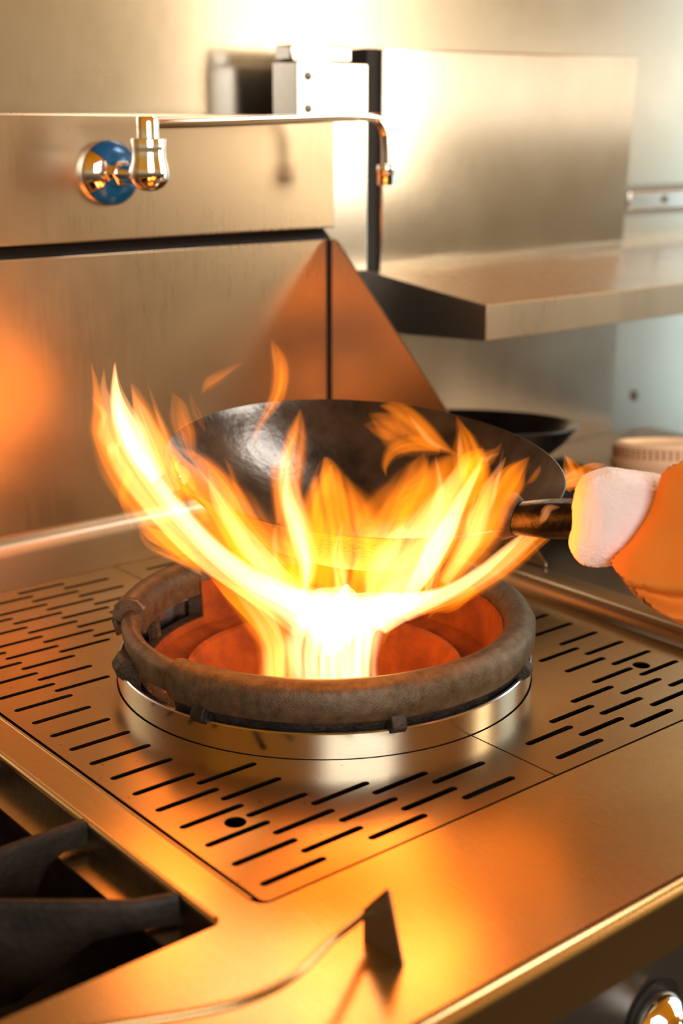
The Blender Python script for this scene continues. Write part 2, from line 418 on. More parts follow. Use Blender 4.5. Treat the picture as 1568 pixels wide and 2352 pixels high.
A = math.radians
ring = thing('wok_ring', 'heavy cast iron wok support ring, rusty inside, standing in the steel collar', 'wok ring', (0, 0, 0.0))
def wob(a, j, r, z):
    q = noise.noise(Vector((math.cos(a) * 4, math.sin(a) * 4, j * 0.35)))
    return r + 0.0012 * q, z + 0.0010 * q
thick = [(0.1850, 0.0450), (0.1842, 0.0515), (0.1815, 0.0565), (0.1770, 0.0600), (0.1715, 0.0612), (0.1660, 0.0600), (0.1610, 0.0565), (0.1580, 0.0510),
         (0.1572, 0.0440), (0.1565, 0.0300), (0.1550, 0.0120), (0.1545, 0.0040), (0.1640, 0.0030), (0.1665, 0.0060), (0.1668, 0.0110), (0.1700, 0.0230), (0.1745, 0.0290), (0.1812, 0.0295), (0.1838, 0.0345), (0.1850, 0.0395)]
roll = [p for p in thick if p[1] > 0.0285]
bm = bmesh.new(); lathe(bm, roll, 150, A(-171), A(100), closed=True, fn=wob)
part('ring_body', bm, M_IRON, ring)
skirt = [(0.1795, 0.0320), (0.1765, 0.0240), (0.1738, 0.0150), (0.1745, 0.0120), (0.1745, 0.0070), (0.1700, 0.0030), (0.1545, 0.0040), (0.1550, 0.0120), (0.1565, 0.0320)]
bm = bmesh.new(); lathe(bm, skirt, 150, A(-171), A(100), closed=True, fn=wob)
part('ring_skirt', bm, M_IRON_D, ring, 'blackened lower skirt of the ring')
thick2 = [(r + 0.001, z + 0.003) for r, z in thick if z > 0.028] + [(0.164, 0.0335)]
bm = bmesh.new(); lathe(bm, thick2, 24, A(99), A(141), closed=True, fn=wob)
part('ring_body', bm, M_IRON, ring)
flat = [(0.1740, 0.0300), (0.1770, 0.0470), (0.1755, 0.0510), (0.1715, 0.0540), (0.1685, 0.0550), (0.1640, 0.0535), (0.1615, 0.0500), (0.1610, 0.0410), (0.1630, 0.0320)]
bm = bmesh.new(); lathe(bm, flat, 40, A(139.5), A(189.8), closed=True, fn=wob)
part('ring_bridge', bm, M_IRON, ring, 'flat faced bridge over the gap in the ring')
bm = bmesh.new(); lathe(bm, [(0.1545, 0.004), (0.1550, 0.012), (0.1600, 0.0125), (0.1655, 0.0115), (0.1665, 0.006), (0.1640, 0.003)], 50, A(99), A(190), closed=True, fn=wob)
part('ring_foot', bm, M_IRON_D, ring)
# inner rusty lining of the ring
bm = bmesh.new(); lathe(bm, [(0.1562, 0.046), (0.1552, 0.030), (0.1538, 0.012), (0.1535, 0.003), (0.127, -0.004), (0.1268, -0.006), (0.1545, 0.001), (0.1550, 0.003), (0.1566, 0.030), (0.1572, 0.046)], 150, A(-171), A(100), closed=True)
part('ring_lining', bm, M_RUST, ring, 'rust red inner wall')
bm = bmesh.new(); lathe(bm, [(0.1538, 0.011), (0.1535, 0.003), (0.127, -0.004), (0.1268, -0.006), (0.1545, 0.001), (0.1550, 0.011)], 60, A(99), A(190), closed=True)
part('ring_lining', bm, M_RUST, ring, 'rust red inner wall under the gap')
def lug(ang, w=0.016, hgt=0.030, out=0.0175, z0=0.006):
    bm = bmesh.new()
    a = A(ang); rr = Vector((math.cos(a), math.sin(a), 0)); tt = Vector((-math.sin(a), math.cos(a), 0))
    prof = [(0.168, z0), (0.1695 + out, z0 + 0.0165), (0.1695 + out, z0 + 0.021), (0.1805, z0 + hgt), (0.168, z0 + hgt)]
    L = []
    for s, k in ((-1, 1), (1, 1)):
        L.append([bm.verts.new(rr * r + tt * (s * w / 2 * (1.25 if r < 0.175 else 0.75)) + Vector((0, 0, z))) for r, z in prof])
    bm.faces.new(L[0]); bm.faces.new(L[1][::-1])
    for i in range(len(prof)): bm.faces.new((L[0][i], L[1][i], L[1][(i + 1) % 5], L[0][(i + 1) % 5]))
    o = part('lug', bm, M_IRON_D, ring, bevel=0.0012)
    return o
for ang in (160, 199, 249, 299, 349, 39, 84): lug(ang, 0.016 if ang != 160 else 0.030)
bm = bmesh.new()   # strut in the rear opening
tube(bm, [(0.166 * math.cos(A(124)), 0.166 * math.sin(A(124)), 0.045), (0.163 * math.cos(A(124)), 0.163 * math.sin(A(124)), 0.008)], 0.006, 8)
part('strut', bm, M_IRON_D, ring)
bm = bmesh.new()   # weld bead where the bridge meets the ring
tube(bm, [(r * math.cos(A(140)), r * math.sin(A(140)), z) for r, z in ((0.182, 0.031), (0.1855, 0.045), (0.183, 0.057), (0.174, 0.0635), (0.165, 0.0625), (0.159, 0.055))], 0.0026, 8)
part('weld_bead', bm, M_IRON, ring)

# ------------------------------------------------------------------ wok
FW = Vector((0.637, 0.771, 0)).normalized(); RT = Vector((FW.y, -FW.x, 0)); UP = Vector((0, 0, 1))
pt, rl, WR = A(6), A(4), 0.170
wa = RT * math.cos(rl) - UP * math.sin(rl); wb = FW * math.cos(pt) + UP * math.sin(pt); wb = (wb - wa * wa.dot(wb)).normalized(); wn = wa.cross(wb).normalized()
if wn.z < 0: wn = -wn
WC = RT * 0.035 + UP * 0.190
WM = Matrix((wa, wb, wn)).transposed().to_4x4(); WM.translation = WC
wok = thing('wok', 'blackened carbon steel wok tilted over the flames', 'wok', tuple(WC - UP * 0.085))
def bowl(R, depth, n=26, inner=0.0):
    rs = (R * R + depth * depth) / (2 * depth)
    out = []
    for k in range(n + 1):
        r = R * k / n
        rr = rs - inner
        out.append((r, -(depth - rs) - math.sqrt(max(rr * rr - r * r, 0)) ))
    return out
dep = 0.082
pin = bowl(WR, dep, inner=0.0018); pout = bowl(WR, dep)
zt = pout[-1][1]
pin = [(r, z) for r, z in pin if r < WR - 0.001] + [(WR - 0.0012, zt)]
bm = bmesh.new(); lathe(bm, [(r, z - zt) for r, z in pin] + [(WR - 0.0005, 0.0006), (WR + 0.0006, 0.0002)], 144); orient(bm, WM)
part('wok_inside', bm, M_WOK, wok, 'glossy dark seasoned inside')
bm = bmesh.new(); lathe(bm, [(r, z - zt) for r, z in pout[:-1]] + [(WR + 0.0006, 0.0002)], 144); orient(bm, WM)
part('wok_outside', bm, M_WOKOUT, wok, 'scorched outside')
# handle
ha = A(-47)
hd = (wa * math.cos(ha) + wb * math.sin(ha)).normalized()
root = WC + hd * (WR - 0.004) + wn * 0.004
hdir = (hd * 0.80 + RT * 0.35 + UP * 0.26).normalized()
bm = bmesh.new()
hp = [root - hdir * 0.004, root + hdir * 0.012, root + hdir * 0.03, root + hdir * 0.055, root + hdir * 0.092]
tube(bm, catmull(hp, 5), [0.013 - 0.0 * i + 0.0035 * min(i / 10, 1) for i in range(21)], 24, sq=0.92)
h = part('handle', bm, M_HANDLE, wok, 'black hollow steel handle')
bm = bmesh.new(); tube(bm, [root - hdir * 0.004 + UP * 0.002, root + hdir * 0.004], [0.019, 0.0145], 20); part('handle_socket', bm, M_WOKOUT, wok)
# towel wrapped over the handle
TC = root + hdir * 0.088
bm = bmesh.new()
bmesh.ops.create_icosphere(bm, subdivisions=6, radius=1)
side = hdir.cross(UP).normalized(); up2 = side.cross(hdir).normalized()
VH = (-FWD)
tx = RT; tz = UP; ty = FW
for v in bm.verts:
    p = v.co.copy()
    q = Vector([math.copysign(abs(c) ** 0.60, c) for c in p])
    s = q
    w = 0.0335 * (1 + 0.10 * s.x * 1.0)
    x = s.x * 0.0350 + (0.004 * s.z); z = s.z * 0.0335 * (1.0 + 0.05 * s.x) - 0.006 * s.x * (1 if s.z > 0 else -1.4); y = s.y * 0.024
    d = noise.noise(p * 1.8) * 0.0018 + noise.noise(p * 30) * 0.0009
    v.co = TC + UP * 0.003 + tx * (x) + tz * (z) + ty * y + (tx * p.x + tz * p.z + ty * p.y) * d
tw = bm_obj('towel', bm, M_TOWEL); tag(tw, 'white terry towel folded round the wok handle', 'towel')
# orange cloth: folded drape falling away to the right of the towel
ol = [[(0.0844,-0.3292,0.2441),(0.0679,-0.3156,0.2379),(0.0572,-0.3067,0.2285),(0.0525,-0.3028,0.2031),(0.0429,-0.2949,0.1806),(0.0329,-0.2866,0.1650),(0.0337,-0.2873,0.1611)], [(0.1232,-0.3612,0.2253),(0.1265,-0.3640,0.1774),(0.1300,-0.3668,0.1281),(0.1226,-0.3607,0.0945),(0.0927,-0.3360,0.1046),(0.0573,-0.3067,0.1314),(0.0347,-0.2881,0.1605)]]
bm = bmesh.new()
NU, NV = 44, 60
TOPP = catmull([Vector(p) for p in ol[0]], 15); BOT = catmull([Vector(p) for p in ol[1]], 15)
def samp(P, t):
    f = t * (len(P) - 1); i = min(int(f), len(P) - 2); return P[i].lerp(P[i + 1], f - i)
F0 = []; F1 = []
for i in range(NV + 1):
    a = samp(TOPP, i / NV); b = samp(BOT, i / NV)
    r0 = []; r1 = []
    for j in range(NU + 1):
        t = j / NU
        p = a.lerp(b, t)
        bulge = math.sin(math.pi * min(t * 1.0, 1)) ** 0.6 * 0.030
        fold = (0.0085 * math.sin(t * 13 + i * 0.13 + 3.0 * noise.noise(p * 16)) + 0.016 * noise.noise(p * 20)) * math.sin(math.pi * t) + 0.0015 * noise.noise(p * 60) * math.sin(math.pi * t)
        r0.append(bm.verts.new(p - FW * (bulge + fold))); r1.append(bm.verts.new(p + FW * (bulge * 0.6 + 0.002 - fold * 0.5)))
    F0.append(r0); F1.append(r1)
for R_, fl in ((F0, 0), (F1, 1)):
    for i in range(NV):
        for j in range(NU): bm.faces.new((R_[i][j], R_[i + 1][j], R_[i + 1][j + 1], R_[i][j + 1]))
bmesh.ops.remove_doubles(bm, verts=bm.verts, dist=0.0021)
cl = bm_obj('cloth', bm, M_CLOTH); tag(cl, 'crumpled orange cloth hanging right of the white towel', 'cloth')

# ------------------------------------------------------------------ flames
fire = thing('fire', 'tall orange and white gas flames leaping from the burner round the wok', 'fire', (0, 0, 0.0))
FL = [
('W',0.01,[(-0.0034, -0.0101, -0.0195, 0.0715), (-0.0106, -0.0172, 0.0136, 0.078), (-0.0159, -0.0258, 0.0459, 0.0786), (-0.0256, -0.0437, 0.0712, 0.0878), (-0.0264, -0.056, 0.0864, 0.0542), (-0.0286, -0.0672, 0.1013, 0.0029)]),
('Y',0.011,[(-0.0317, 0.0262, -0.0239, 0.0351), (-0.0315, 0.026, 0.0013, 0.0349), (-0.0342, 0.0283, 0.0261, 0.027), (-0.0516, 0.0296, 0.0585, 0.0228), (-0.0744, 0.0356, 0.084, 0.003)]),
('O',0.02,[(-0.0258, 0.0343, -0.0283, 0.0433), (-0.0266, 0.0349, 0.0097, 0.0371), (-0.0356, 0.0424, 0.0388, 0.0349), (-0.0659, 0.0415, 0.0745, 0.0265), (-0.0887, 0.0473, 0.0939, 0.003)]),
('W',0.011,[(0.0095, -0.0338, -0.0152, 0.0421), (0.01, -0.0342, 0.0136, 0.038), (0.0057, -0.0437, 0.0459, 0.0412), (0.0068, -0.0705, 0.0751, 0.0329), (0.0155, -0.1036, 0.0919, 0.0029)]),
('W',0.012,[(-0.0058, -0.0341, 0.0339, 0.0488), (-0.0293, -0.0277, 0.0616, 0.0444), (-0.0612, -0.0273, 0.0852, 0.0325), (-0.0963, -0.0242, 0.1104, 0.0233), (-0.1245, -0.0139, 0.1387, 0.0188), (-0.1492, -0.0064, 0.1712, 0.0171), (-0.1654, 0.007, 0.2001, 0.0149), (-0.1724, 0.0257, 0.2266, 0.0143), (-0.1747, 0.0406, 0.2539, 0.0122), (-0.1701, 0.0497, 0.2838, 0.0014)]),
('Y',0.016,[(-0.0256, -0.0048, 0.0461, 0.0264), (-0.0665, -0.01, 0.0789, 0.0219), (-0.1084, -0.0142, 0.1141, 0.0247), (-0.1377, -0.003, 0.1467, 0.0312), (-0.1634, 0.0053, 0.1818, 0.034), (-0.1781, 0.0174, 0.2133, 0.0371), (-0.1819, 0.0335, 0.2405, 0.0237), (-0.1817, 0.0463, 0.2643, 0.0102), (-0.1815, 0.0462, 0.2814, 0.0014)]),
('O',0.016,[(-0.0947, -0.0126, 0.0994, 0.0107), (-0.1298, 0.0034, 0.1326, 0.0281), (-0.161, 0.0162, 0.1719, 0.0379), (-0.1784, 0.0307, 0.2039, 0.0376), (-0.183, 0.0474, 0.2296, 0.0274), (-0.1857, 0.0497, 0.2539, 0.0116), (-0.1834, 0.0608, 0.2848, 0.001)]),
('W',0.013,[(-0.1629, 0.0048, 0.1994, 0.0169), (-0.1679, 0.022, 0.2214, 0.0272), (-0.1757, 0.0284, 0.2456, 0.0223), (-0.1742, 0.0402, 0.2677, 0.0088), (-0.1745, 0.0404, 0.2875, 0.001)]),
('Y',0.012,[(-0.1527, -0.0036, 0.1889, 0.017), (-0.1635, 0.0054, 0.2203, 0.0236), (-0.1653, 0.0198, 0.2456, 0.0169), (-0.1687, 0.0226, 0.2611, 0.0067), (-0.1709, 0.0244, 0.273, 0.001)]),
('O',0.014,[(-0.1476, -0.0077, 0.1818, 0.0238), (-0.1584, 0.0012, 0.2168, 0.027), (-0.1667, 0.008, 0.2443, 0.0221), (-0.1666, 0.0209, 0.2611, 0.0121), (-0.1696, 0.0234, 0.273, 0.001)]),
('O',0.01,[(-0.1503, -0.0185, 0.1916, 0.0202), (-0.1561, -0.0137, 0.2158, 0.0154), (-0.1567, -0.0003, 0.2341, 0.0114), (-0.1608, 0.0032, 0.2512, 0.006), (-0.1658, 0.0073, 0.2731, 0.001)]),
('Y',0.007,[(-0.1561, -0.0267, 0.2011, 0.0066), (-0.1627, -0.0212, 0.2216, 0.0059), (-0.1634, -0.0077, 0.2414, 0.0053), (-0.1685, -0.0035, 0.26, 0.001)]),
('O',0.008,[(-0.1681, 0.0351, 0.2013, 0.0103), (-0.1732, 0.0393, 0.1835, 0.0118), (-0.1718, 0.0382, 0.1691, 0.0077), (-0.1683, 0.0353, 0.1527, 0.001)]),
('O',0.007,[(-0.1761, 0.0547, 0.2414, 0.0103), (-0.181, 0.0588, 0.2519, 0.0089), (-0.1813, 0.059, 0.2658, 0.0068), (-0.1842, 0.0614, 0.2858, 0.001)]),
('D',0.01,[(-0.1141, 0.0295, 0.2047, 0.0106), (-0.1177, 0.0324, 0.2264, 0.0211), (-0.1213, 0.0354, 0.2443, 0.0175), (-0.125, 0.0384, 0.2586, 0.0014)]),
('D',0.008,[(-0.0888, 0.0474, 0.2198, 0.0036), (-0.0935, 0.0513, 0.2345, 0.0087), (-0.0963, 0.0537, 0.2437, 0.0058), (-0.0972, 0.0544, 0.2536, 0.0007)]),
('D',0.008,[(-0.0682, 0.0823, 0.2433, 0.0011), (-0.0628, 0.0778, 0.2527, 0.0134), (-0.0526, 0.0694, 0.261, 0.0104), (-0.0381, 0.0575, 0.2722, 0.0007)]),
('O',0.016,[(-0.1236, 0.1021, 0.1327, 0.003), (-0.1146, 0.0947, 0.1209, 0.0226), (-0.1057, 0.0744, 0.1134, 0.027), (-0.0945, 0.0651, 0.1016, 0.0135), (-0.0877, 0.0595, 0.0905, 0.0011)]),
('Y',0.006,[(-0.1202, 0.0863, 0.1134, 0.0015), (-0.106, 0.0746, 0.1043, 0.0045), (-0.0932, 0.064, 0.0952, 0.0045), (-0.0872, 0.0591, 0.0897, 0.0008)]),
('O',0.016,[(-0.0624, -0.0522, 0.0879, 0.0249), (-0.1161, -0.0727, 0.138, 0.0636), (-0.1497, -0.0839, 0.175, 0.0612), (-0.166, -0.0833, 0.2012, 0.0475), (-0.1778, -0.0736, 0.2208, 0.0346), (-0.1751, -0.0499, 0.2289, 0.016), (-0.1744, -0.0375, 0.2364, 0.001)]),
('O',0.012,[(-0.1463, -0.0867, 0.1513, 0.0195), (-0.1579, -0.0901, 0.178, 0.0255), (-0.1668, -0.0957, 0.2039, 0.0207), (-0.1713, -0.092, 0.2217, 0.0125), (-0.1782, -0.0863, 0.2361, 0.0009)]),
('Y',0.012,[(-0.0746, -0.068, 0.097, 0.0209), (-0.122, -0.0808, 0.1413, 0.0232), (-0.1566, -0.0911, 0.1814, 0.0178), (-0.1728, -0.0907, 0.2072, 0.0113), (-0.1765, -0.0877, 0.2265, 0.0009)]),
('Y',0.009,[(-0.1025, -0.0709, 0.1204, 0.0136), (-0.1379, -0.0807, 0.1584, 0.0131), (-0.1613, -0.0872, 0.1913, 0.0095), (-0.1706, -0.0795, 0.2143, 0.0044), (-0.1776, -0.0738, 0.2273, 0.0006)]),
('O',0.008,[(-0.1642, -0.1238, 0.1967, 0.0009), (-0.1706, -0.1185, 0.2126, 0.0061), (-0.1754, -0.1145, 0.2316, 0.0049), (-0.1788, -0.1117, 0.241, 0.0006)]),
('O',0.01,[(-0.1626, -0.0602, 0.1788, 0.0162), (-0.1672, -0.0565, 0.199, 0.0162), (-0.1742, -0.0506, 0.2157, 0.0142), (-0.1772, -0.0352, 0.2265, 0.001)]),
('W',0.013,[(-0.1061, -0.0291, 0.1138, 0.0035), (-0.088, -0.057, 0.1033, 0.0174), (-0.0702, -0.0847, 0.098, 0.0276), (-0.0462, -0.1045, 0.0958, 0.031), (-0.0224, -0.1242, 0.1002, 0.0241), (0.0014, -0.1438, 0.1097, 0.0034)]),
('Y',0.01,[(-0.0606, -0.1056, 0.1042, 0.0034), (-0.0449, -0.1186, 0.1096, 0.0136), (-0.0292, -0.1315, 0.1168, 0.017), (-0.0163, -0.1422, 0.1294, 0.0122), (-0.006, -0.1507, 0.1436, 0.001)]),
('O',0.015,[(-0.0712, -0.0969, 0.0988, 0.1025), (-0.0875, -0.1223, 0.1342, 0.1118), (-0.104, -0.1475, 0.1678, 0.1013), (-0.1179, -0.162, 0.1967, 0.0708), (-0.1222, -0.1585, 0.219, 0.0397), (-0.1242, -0.1568, 0.2372, 0.0122), (-0.1249, -0.1562, 0.241, 0.0018)]),
('D',0.012,[(-0.0813, -0.1404, 0.1376, 0.0391), (-0.0918, -0.1576, 0.1678, 0.0506), (-0.1084, -0.1698, 0.1967, 0.0369), (-0.1167, -0.163, 0.2158, 0.0184), (-0.1214, -0.1591, 0.2316, 0.0018)]),
('Y',0.009,[(-0.0735, -0.1209, 0.1097, 0.01), (-0.0972, -0.1402, 0.141, 0.0142), (-0.1116, -0.1543, 0.1677, 0.0094), (-0.1156, -0.164, 0.1935, 0.0009)]),
('O',0.01,[(-0.1126, -0.1275, 0.1376, 0.0193), (-0.1213, -0.1463, 0.171, 0.025), (-0.1286, -0.1532, 0.1999, 0.0277), (-0.125, -0.1562, 0.2221, 0.0183), (-0.1209, -0.1595, 0.236, 0.0009)]),
('O',0.012,[(-0.114, -0.1134, 0.1238, 0.0131), (-0.1261, -0.1293, 0.1578, 0.0286), (-0.1434, -0.141, 0.1903, 0.0296), (-0.145, -0.1396, 0.2158, 0.0263), (-0.143, -0.1413, 0.2379, 0.0243), (-0.1396, -0.1441, 0.2565, 0.0181), (-0.1376, -0.1458, 0.275, 0.0012)]),
('Y',0.012,[(-0.1201, -0.1213, 0.1267, 0.0065), (-0.1298, -0.1392, 0.1545, 0.0189), (-0.1396, -0.1441, 0.1838, 0.0229), (-0.1502, -0.1483, 0.2122, 0.0212), (-0.1519, -0.1469, 0.2341, 0.0151), (-0.149, -0.1493, 0.2496, 0.0072), (-0.1461, -0.1517, 0.2618, 0.0009)]),
('W',0.009,[(-0.1237, -0.1312, 0.1343, 0.0026), (-0.1354, -0.1475, 0.1611, 0.0093), (-0.1457, -0.152, 0.1901, 0.0134), (-0.1502, -0.1483, 0.2122, 0.0121), (-0.151, -0.1477, 0.231, 0.0048), (-0.1499, -0.1485, 0.2434, 0.0006)]),
('O',0.009,[(-0.15, -0.1355, 0.1935, 0.0062), (-0.1571, -0.1426, 0.2185, 0.0091), (-0.1584, -0.1415, 0.2341, 0.0078), (-0.1555, -0.1439, 0.2449, 0.0009)]),
('Y',0.007,[(-0.1265, -0.103, 0.1325, 0.0013), (-0.1393, -0.1184, 0.1578, 0.0063), (-0.146, -0.1258, 0.1808, 0.0056), (-0.144, -0.1275, 0.1938, 0.0006)]),
('O',0.018,[(-0.021, -0.1124, 0.0952, 0.0418), (-0.0377, -0.1505, 0.1378, 0.0929), (-0.0473, -0.1814, 0.178, 0.1052), (-0.0507, -0.2046, 0.2067, 0.0837), (-0.0486, -0.2193, 0.2285, 0.0518), (-0.0396, -0.2267, 0.2472, 0.0024)]),
('Y',0.012,[(-0.033, -0.1154, 0.098, 0.0207), (-0.0428, -0.1463, 0.1343, 0.0498), (-0.0521, -0.1774, 0.1714, 0.0479), (-0.0553, -0.2007, 0.2003, 0.031), (-0.0532, -0.2155, 0.2253, 0.0153), (-0.0466, -0.221, 0.2441, 0.0012)]),
('W',0.011,[(-0.0265, -0.1338, 0.1042, 0.0102), (-0.0356, -0.1652, 0.1412, 0.0184), (-0.0468, -0.1948, 0.1745, 0.019), (-0.0528, -0.2158, 0.2031, 0.0123), (-0.045, -0.2223, 0.2253, 0.0073), (-0.0395, -0.2268, 0.241, 0.0009)]),
('Y',0.01,[(-0.019, -0.153, 0.1114, 0.0067), (-0.0388, -0.1755, 0.1513, 0.0182), (-0.0571, -0.1993, 0.1906, 0.0162), (-0.0625, -0.2078, 0.219, 0.0092), (-0.0652, -0.2055, 0.241, 0.0009)]),
('Y',0.012,[(-0.0101, -0.1603, 0.1239, 0.0101), (-0.0167, -0.1938, 0.1683, 0.0194), (-0.0242, -0.2135, 0.2007, 0.0157), (-0.026, -0.225, 0.2227, 0.0105), (-0.0204, -0.2296, 0.2386, 0.0009)]),
('O',0.012,[(-0.003, -0.1532, 0.1168, 0.0136), (-0.007, -0.1888, 0.1652, 0.0261), (-0.0098, -0.2124, 0.2012, 0.0317), (-0.0091, -0.2259, 0.2233, 0.0237), (0.0001, -0.2336, 0.2362, 0.0012)]),
('O',0.009,[(-0.0606, -0.1316, 0.1097, 0.0067), (-0.082, -0.1657, 0.1578, 0.0159), (-0.0835, -0.1904, 0.1967, 0.0123), (-0.08, -0.2063, 0.2248, 0.0079), (-0.0757, -0.2099, 0.2465, 0.0009)]),
('D',0.014,[(-0.0788, -0.1425, 0.1411, 0.0195), (-0.0863, -0.1751, 0.1841, 0.0499), (-0.0813, -0.1923, 0.2095, 0.046), (-0.0745, -0.1979, 0.2316, 0.0244), (-0.0711, -0.2007, 0.2441, 0.0012)]),
('Y',0.01,[(-0.0566, -0.1218, 0.1078, 0.0068), (-0.0647, -0.1411, 0.1377, 0.023), (-0.0681, -0.1642, 0.168, 0.0179), (-0.0676, -0.1776, 0.1876, 0.0009)]),
('O',0.01,[(-0.0611, -0.2219, 0.2453, 0.0012), (-0.07, -0.2146, 0.252, 0.012), (-0.0798, -0.2065, 0.2618, 0.0197), (-0.0886, -0.1992, 0.2716, 0.0179), (-0.0956, -0.1934, 0.2776, 0.0101), (-0.102, -0.1881, 0.2794, 0.0012)]),
('D',0.012,[(-0.0629, -0.2074, 0.2441, 0.0061), (-0.0771, -0.1958, 0.2534, 0.0272), (-0.0876, -0.187, 0.2612, 0.0272), (-0.0958, -0.1803, 0.2673, 0.0151), (-0.1014, -0.1756, 0.2719, 0.0012)]),
('O',0.009,[(-0.063, -0.2074, 0.2472, 0.0061), (-0.077, -0.1958, 0.2503, 0.0139), (-0.0875, -0.1871, 0.2457, 0.0133), (-0.0921, -0.1833, 0.2354, 0.0073), (-0.0918, -0.1836, 0.2272, 0.0006)]),
('Y',0.006,[(-0.0709, -0.2268, 0.2495, 0.0009), (-0.0815, -0.218, 0.2565, 0.0053), (-0.0885, -0.2123, 0.2671, 0.0041), (-0.0943, -0.2075, 0.2761, 0.0006)]),
('D',0.01,[(-0.075, -0.1845, 0.2543, 0.0092), (-0.0845, -0.1767, 0.2574, 0.0183), (-0.0915, -0.1708, 0.2605, 0.0122), (-0.0974, -0.166, 0.2621, 0.0009)]),
('O',0.012,[(-0.0471, -0.2205, 0.2127, 0.0061), (-0.053, -0.2286, 0.2341, 0.0271), (-0.0556, -0.2264, 0.2511, 0.021), (-0.0591, -0.2236, 0.2634, 0.009), (-0.0616, -0.2215, 0.2719, 0.0009)]),
('Y',0.006,[(-0.065, -0.2317, 0.2289, 0.0009), (-0.0662, -0.2307, 0.2428, 0.0048), (-0.0665, -0.2304, 0.258, 0.0036), (-0.0666, -0.2303, 0.2655, 0.0006)]),
('O',0.009,[(-0.0534, -0.2283, 0.2341, 0.012), (-0.0455, -0.2348, 0.2419, 0.0132), (-0.0398, -0.2395, 0.248, 0.006), (-0.0372, -0.2417, 0.2533, 0.0006)]),
('Y',0.006,[(-0.0567, -0.2386, 0.2473, 0.0009), (-0.0534, -0.2413, 0.244, 0.0042), (-0.0493, -0.2446, 0.2464, 0.0036), (-0.0453, -0.248, 0.2489, 0.0006)]),
('W',0.014,[(0.0078, -0.0583, 0.0577, 0.0296), (0.0101, -0.0991, 0.0843, 0.0229), (0.0137, -0.141, 0.1069, 0.0139), (0.0249, -0.1632, 0.126, 0.0116), (0.0402, -0.1759, 0.144, 0.0082), (0.0542, -0.1874, 0.1617, 0.001)]),
('Y',0.012,[(0.0114, -0.0872, 0.0729, 0.0181), (0.0085, -0.1367, 0.1007, 0.0174), (0.0224, -0.1612, 0.1188, 0.0171), (0.033, -0.1829, 0.1418, 0.0189), (0.0481, -0.1954, 0.1595, 0.0134), (0.0587, -0.2042, 0.1682, 0.001)]),
('O',0.012,[(0.0225, -0.0964, 0.0768, 0.0145), (0.0262, -0.1384, 0.099, 0.0175), (0.0328, -0.1698, 0.1249, 0.0219), (0.0432, -0.1914, 0.1489, 0.0222), (0.0571, -0.2028, 0.1616, 0.0148), (0.0685, -0.2123, 0.1682, 0.001)]),
('O',0.008,[(0.0297, -0.1542, 0.1099, 0.0139), (0.0307, -0.1291, 0.0879, 0.0128), (0.0198, -0.1201, 0.0841, 0.0071), (0.0144, -0.1157, 0.0747, 0.0007)]),
('O',0.006,[(0.0259, -0.0603, 0.0539, 0.0075), (0.0219, -0.057, 0.0419, 0.0045), (0.0203, -0.0556, 0.0339, 0.0008)]),
('O',0.007,[(-0.0092, -0.2389, 0.2179, 0.0009), (-0.0053, -0.2421, 0.2227, 0.0049), (-0.0021, -0.2447, 0.2291, 0.0043), (-0.0013, -0.2454, 0.2329, 0.0006)]),
('Y',0.006,[(-0.008, -0.2529, 0.1919, 0.0009), (-0.0053, -0.255, 0.1983, 0.0074), (-0.0031, -0.2568, 0.2038, 0.0068), (0.0028, -0.2617, 0.2047, 0.0009)]),
('O',0.012,[(0.1755, -0.119, 0.1585, 0.0114), (0.1794, -0.1223, 0.1703, 0.0243), (0.177, -0.1203, 0.1808, 0.0151), (0.1732, -0.1172, 0.1898, 0.0011)]),
('O',0.01,[(0.1877, -0.1032, 0.1592, 0.0116), (0.1994, -0.1129, 0.1651, 0.0193), (0.208, -0.12, 0.1731, 0.0116), (0.2173, -0.1277, 0.1767, 0.0012)]),
('D',0.012,[(0.0082, -0.1365, 0.1172, 0.0104), (0.0004, -0.1819, 0.1517, 0.0264), (-0.0045, -0.2038, 0.1784, 0.0225), (0.0002, -0.2077, 0.1918, 0.0013)]),
('O',0.011,[(-0.1289, -0.0751, 0.2338, 0.0006), (-0.1257, -0.0777, 0.2463, 0.0058), (-0.1201, -0.0824, 0.2595, 0.009), (-0.1136, -0.0878, 0.2741, 0.0147), (-0.1119, -0.0891, 0.2918, 0.0165), (-0.1142, -0.0872, 0.3046, 0.0114), (-0.117, -0.0849, 0.3142, 0.0013)]),
('O',0.006,[(-0.1232, -0.0798, 0.2513, 0.001), (-0.1151, -0.0865, 0.2692, 0.0058), (-0.111, -0.0899, 0.2854, 0.0083), (-0.1128, -0.0884, 0.2983, 0.0032), (-0.1137, -0.0877, 0.3078, 0.0006)]),
('O',0.00810383,[(-0.1505, 0.0275, 0.1909, 0.0057), (-0.1533, 0.0298, 0.2043, 0.0113), (-0.1485, 0.0258, 0.2176, 0.0068), (-0.1528, 0.0294, 0.2289, 0.0007)]),
('O',0.00505246,[(-0.1854, 0.0142, 0.2304, 0.0034), (-0.1872, 0.0157, 0.2386, 0.0067), (-0.1829, 0.0121, 0.2467, 0.004), (-0.1858, 0.0145, 0.2537, 0.0007)]),
('D',0.00677934,[(-0.1745, 0.0376, 0.2213, 0.0049), (-0.1787, 0.0411, 0.2376, 0.0098), (-0.1772, 0.0398, 0.2538, 0.0059), (-0.1834, 0.045, 0.2675, 0.0007)]),
('Y',0.00884591,[(-0.1983, 0.0081, 0.2198, 0.0048), (-0.1993, 0.0089, 0.2267, 0.0096), (-0.1952, 0.0056, 0.2335, 0.0057), (-0.1971, 0.0071, 0.2394, 0.0007)]),
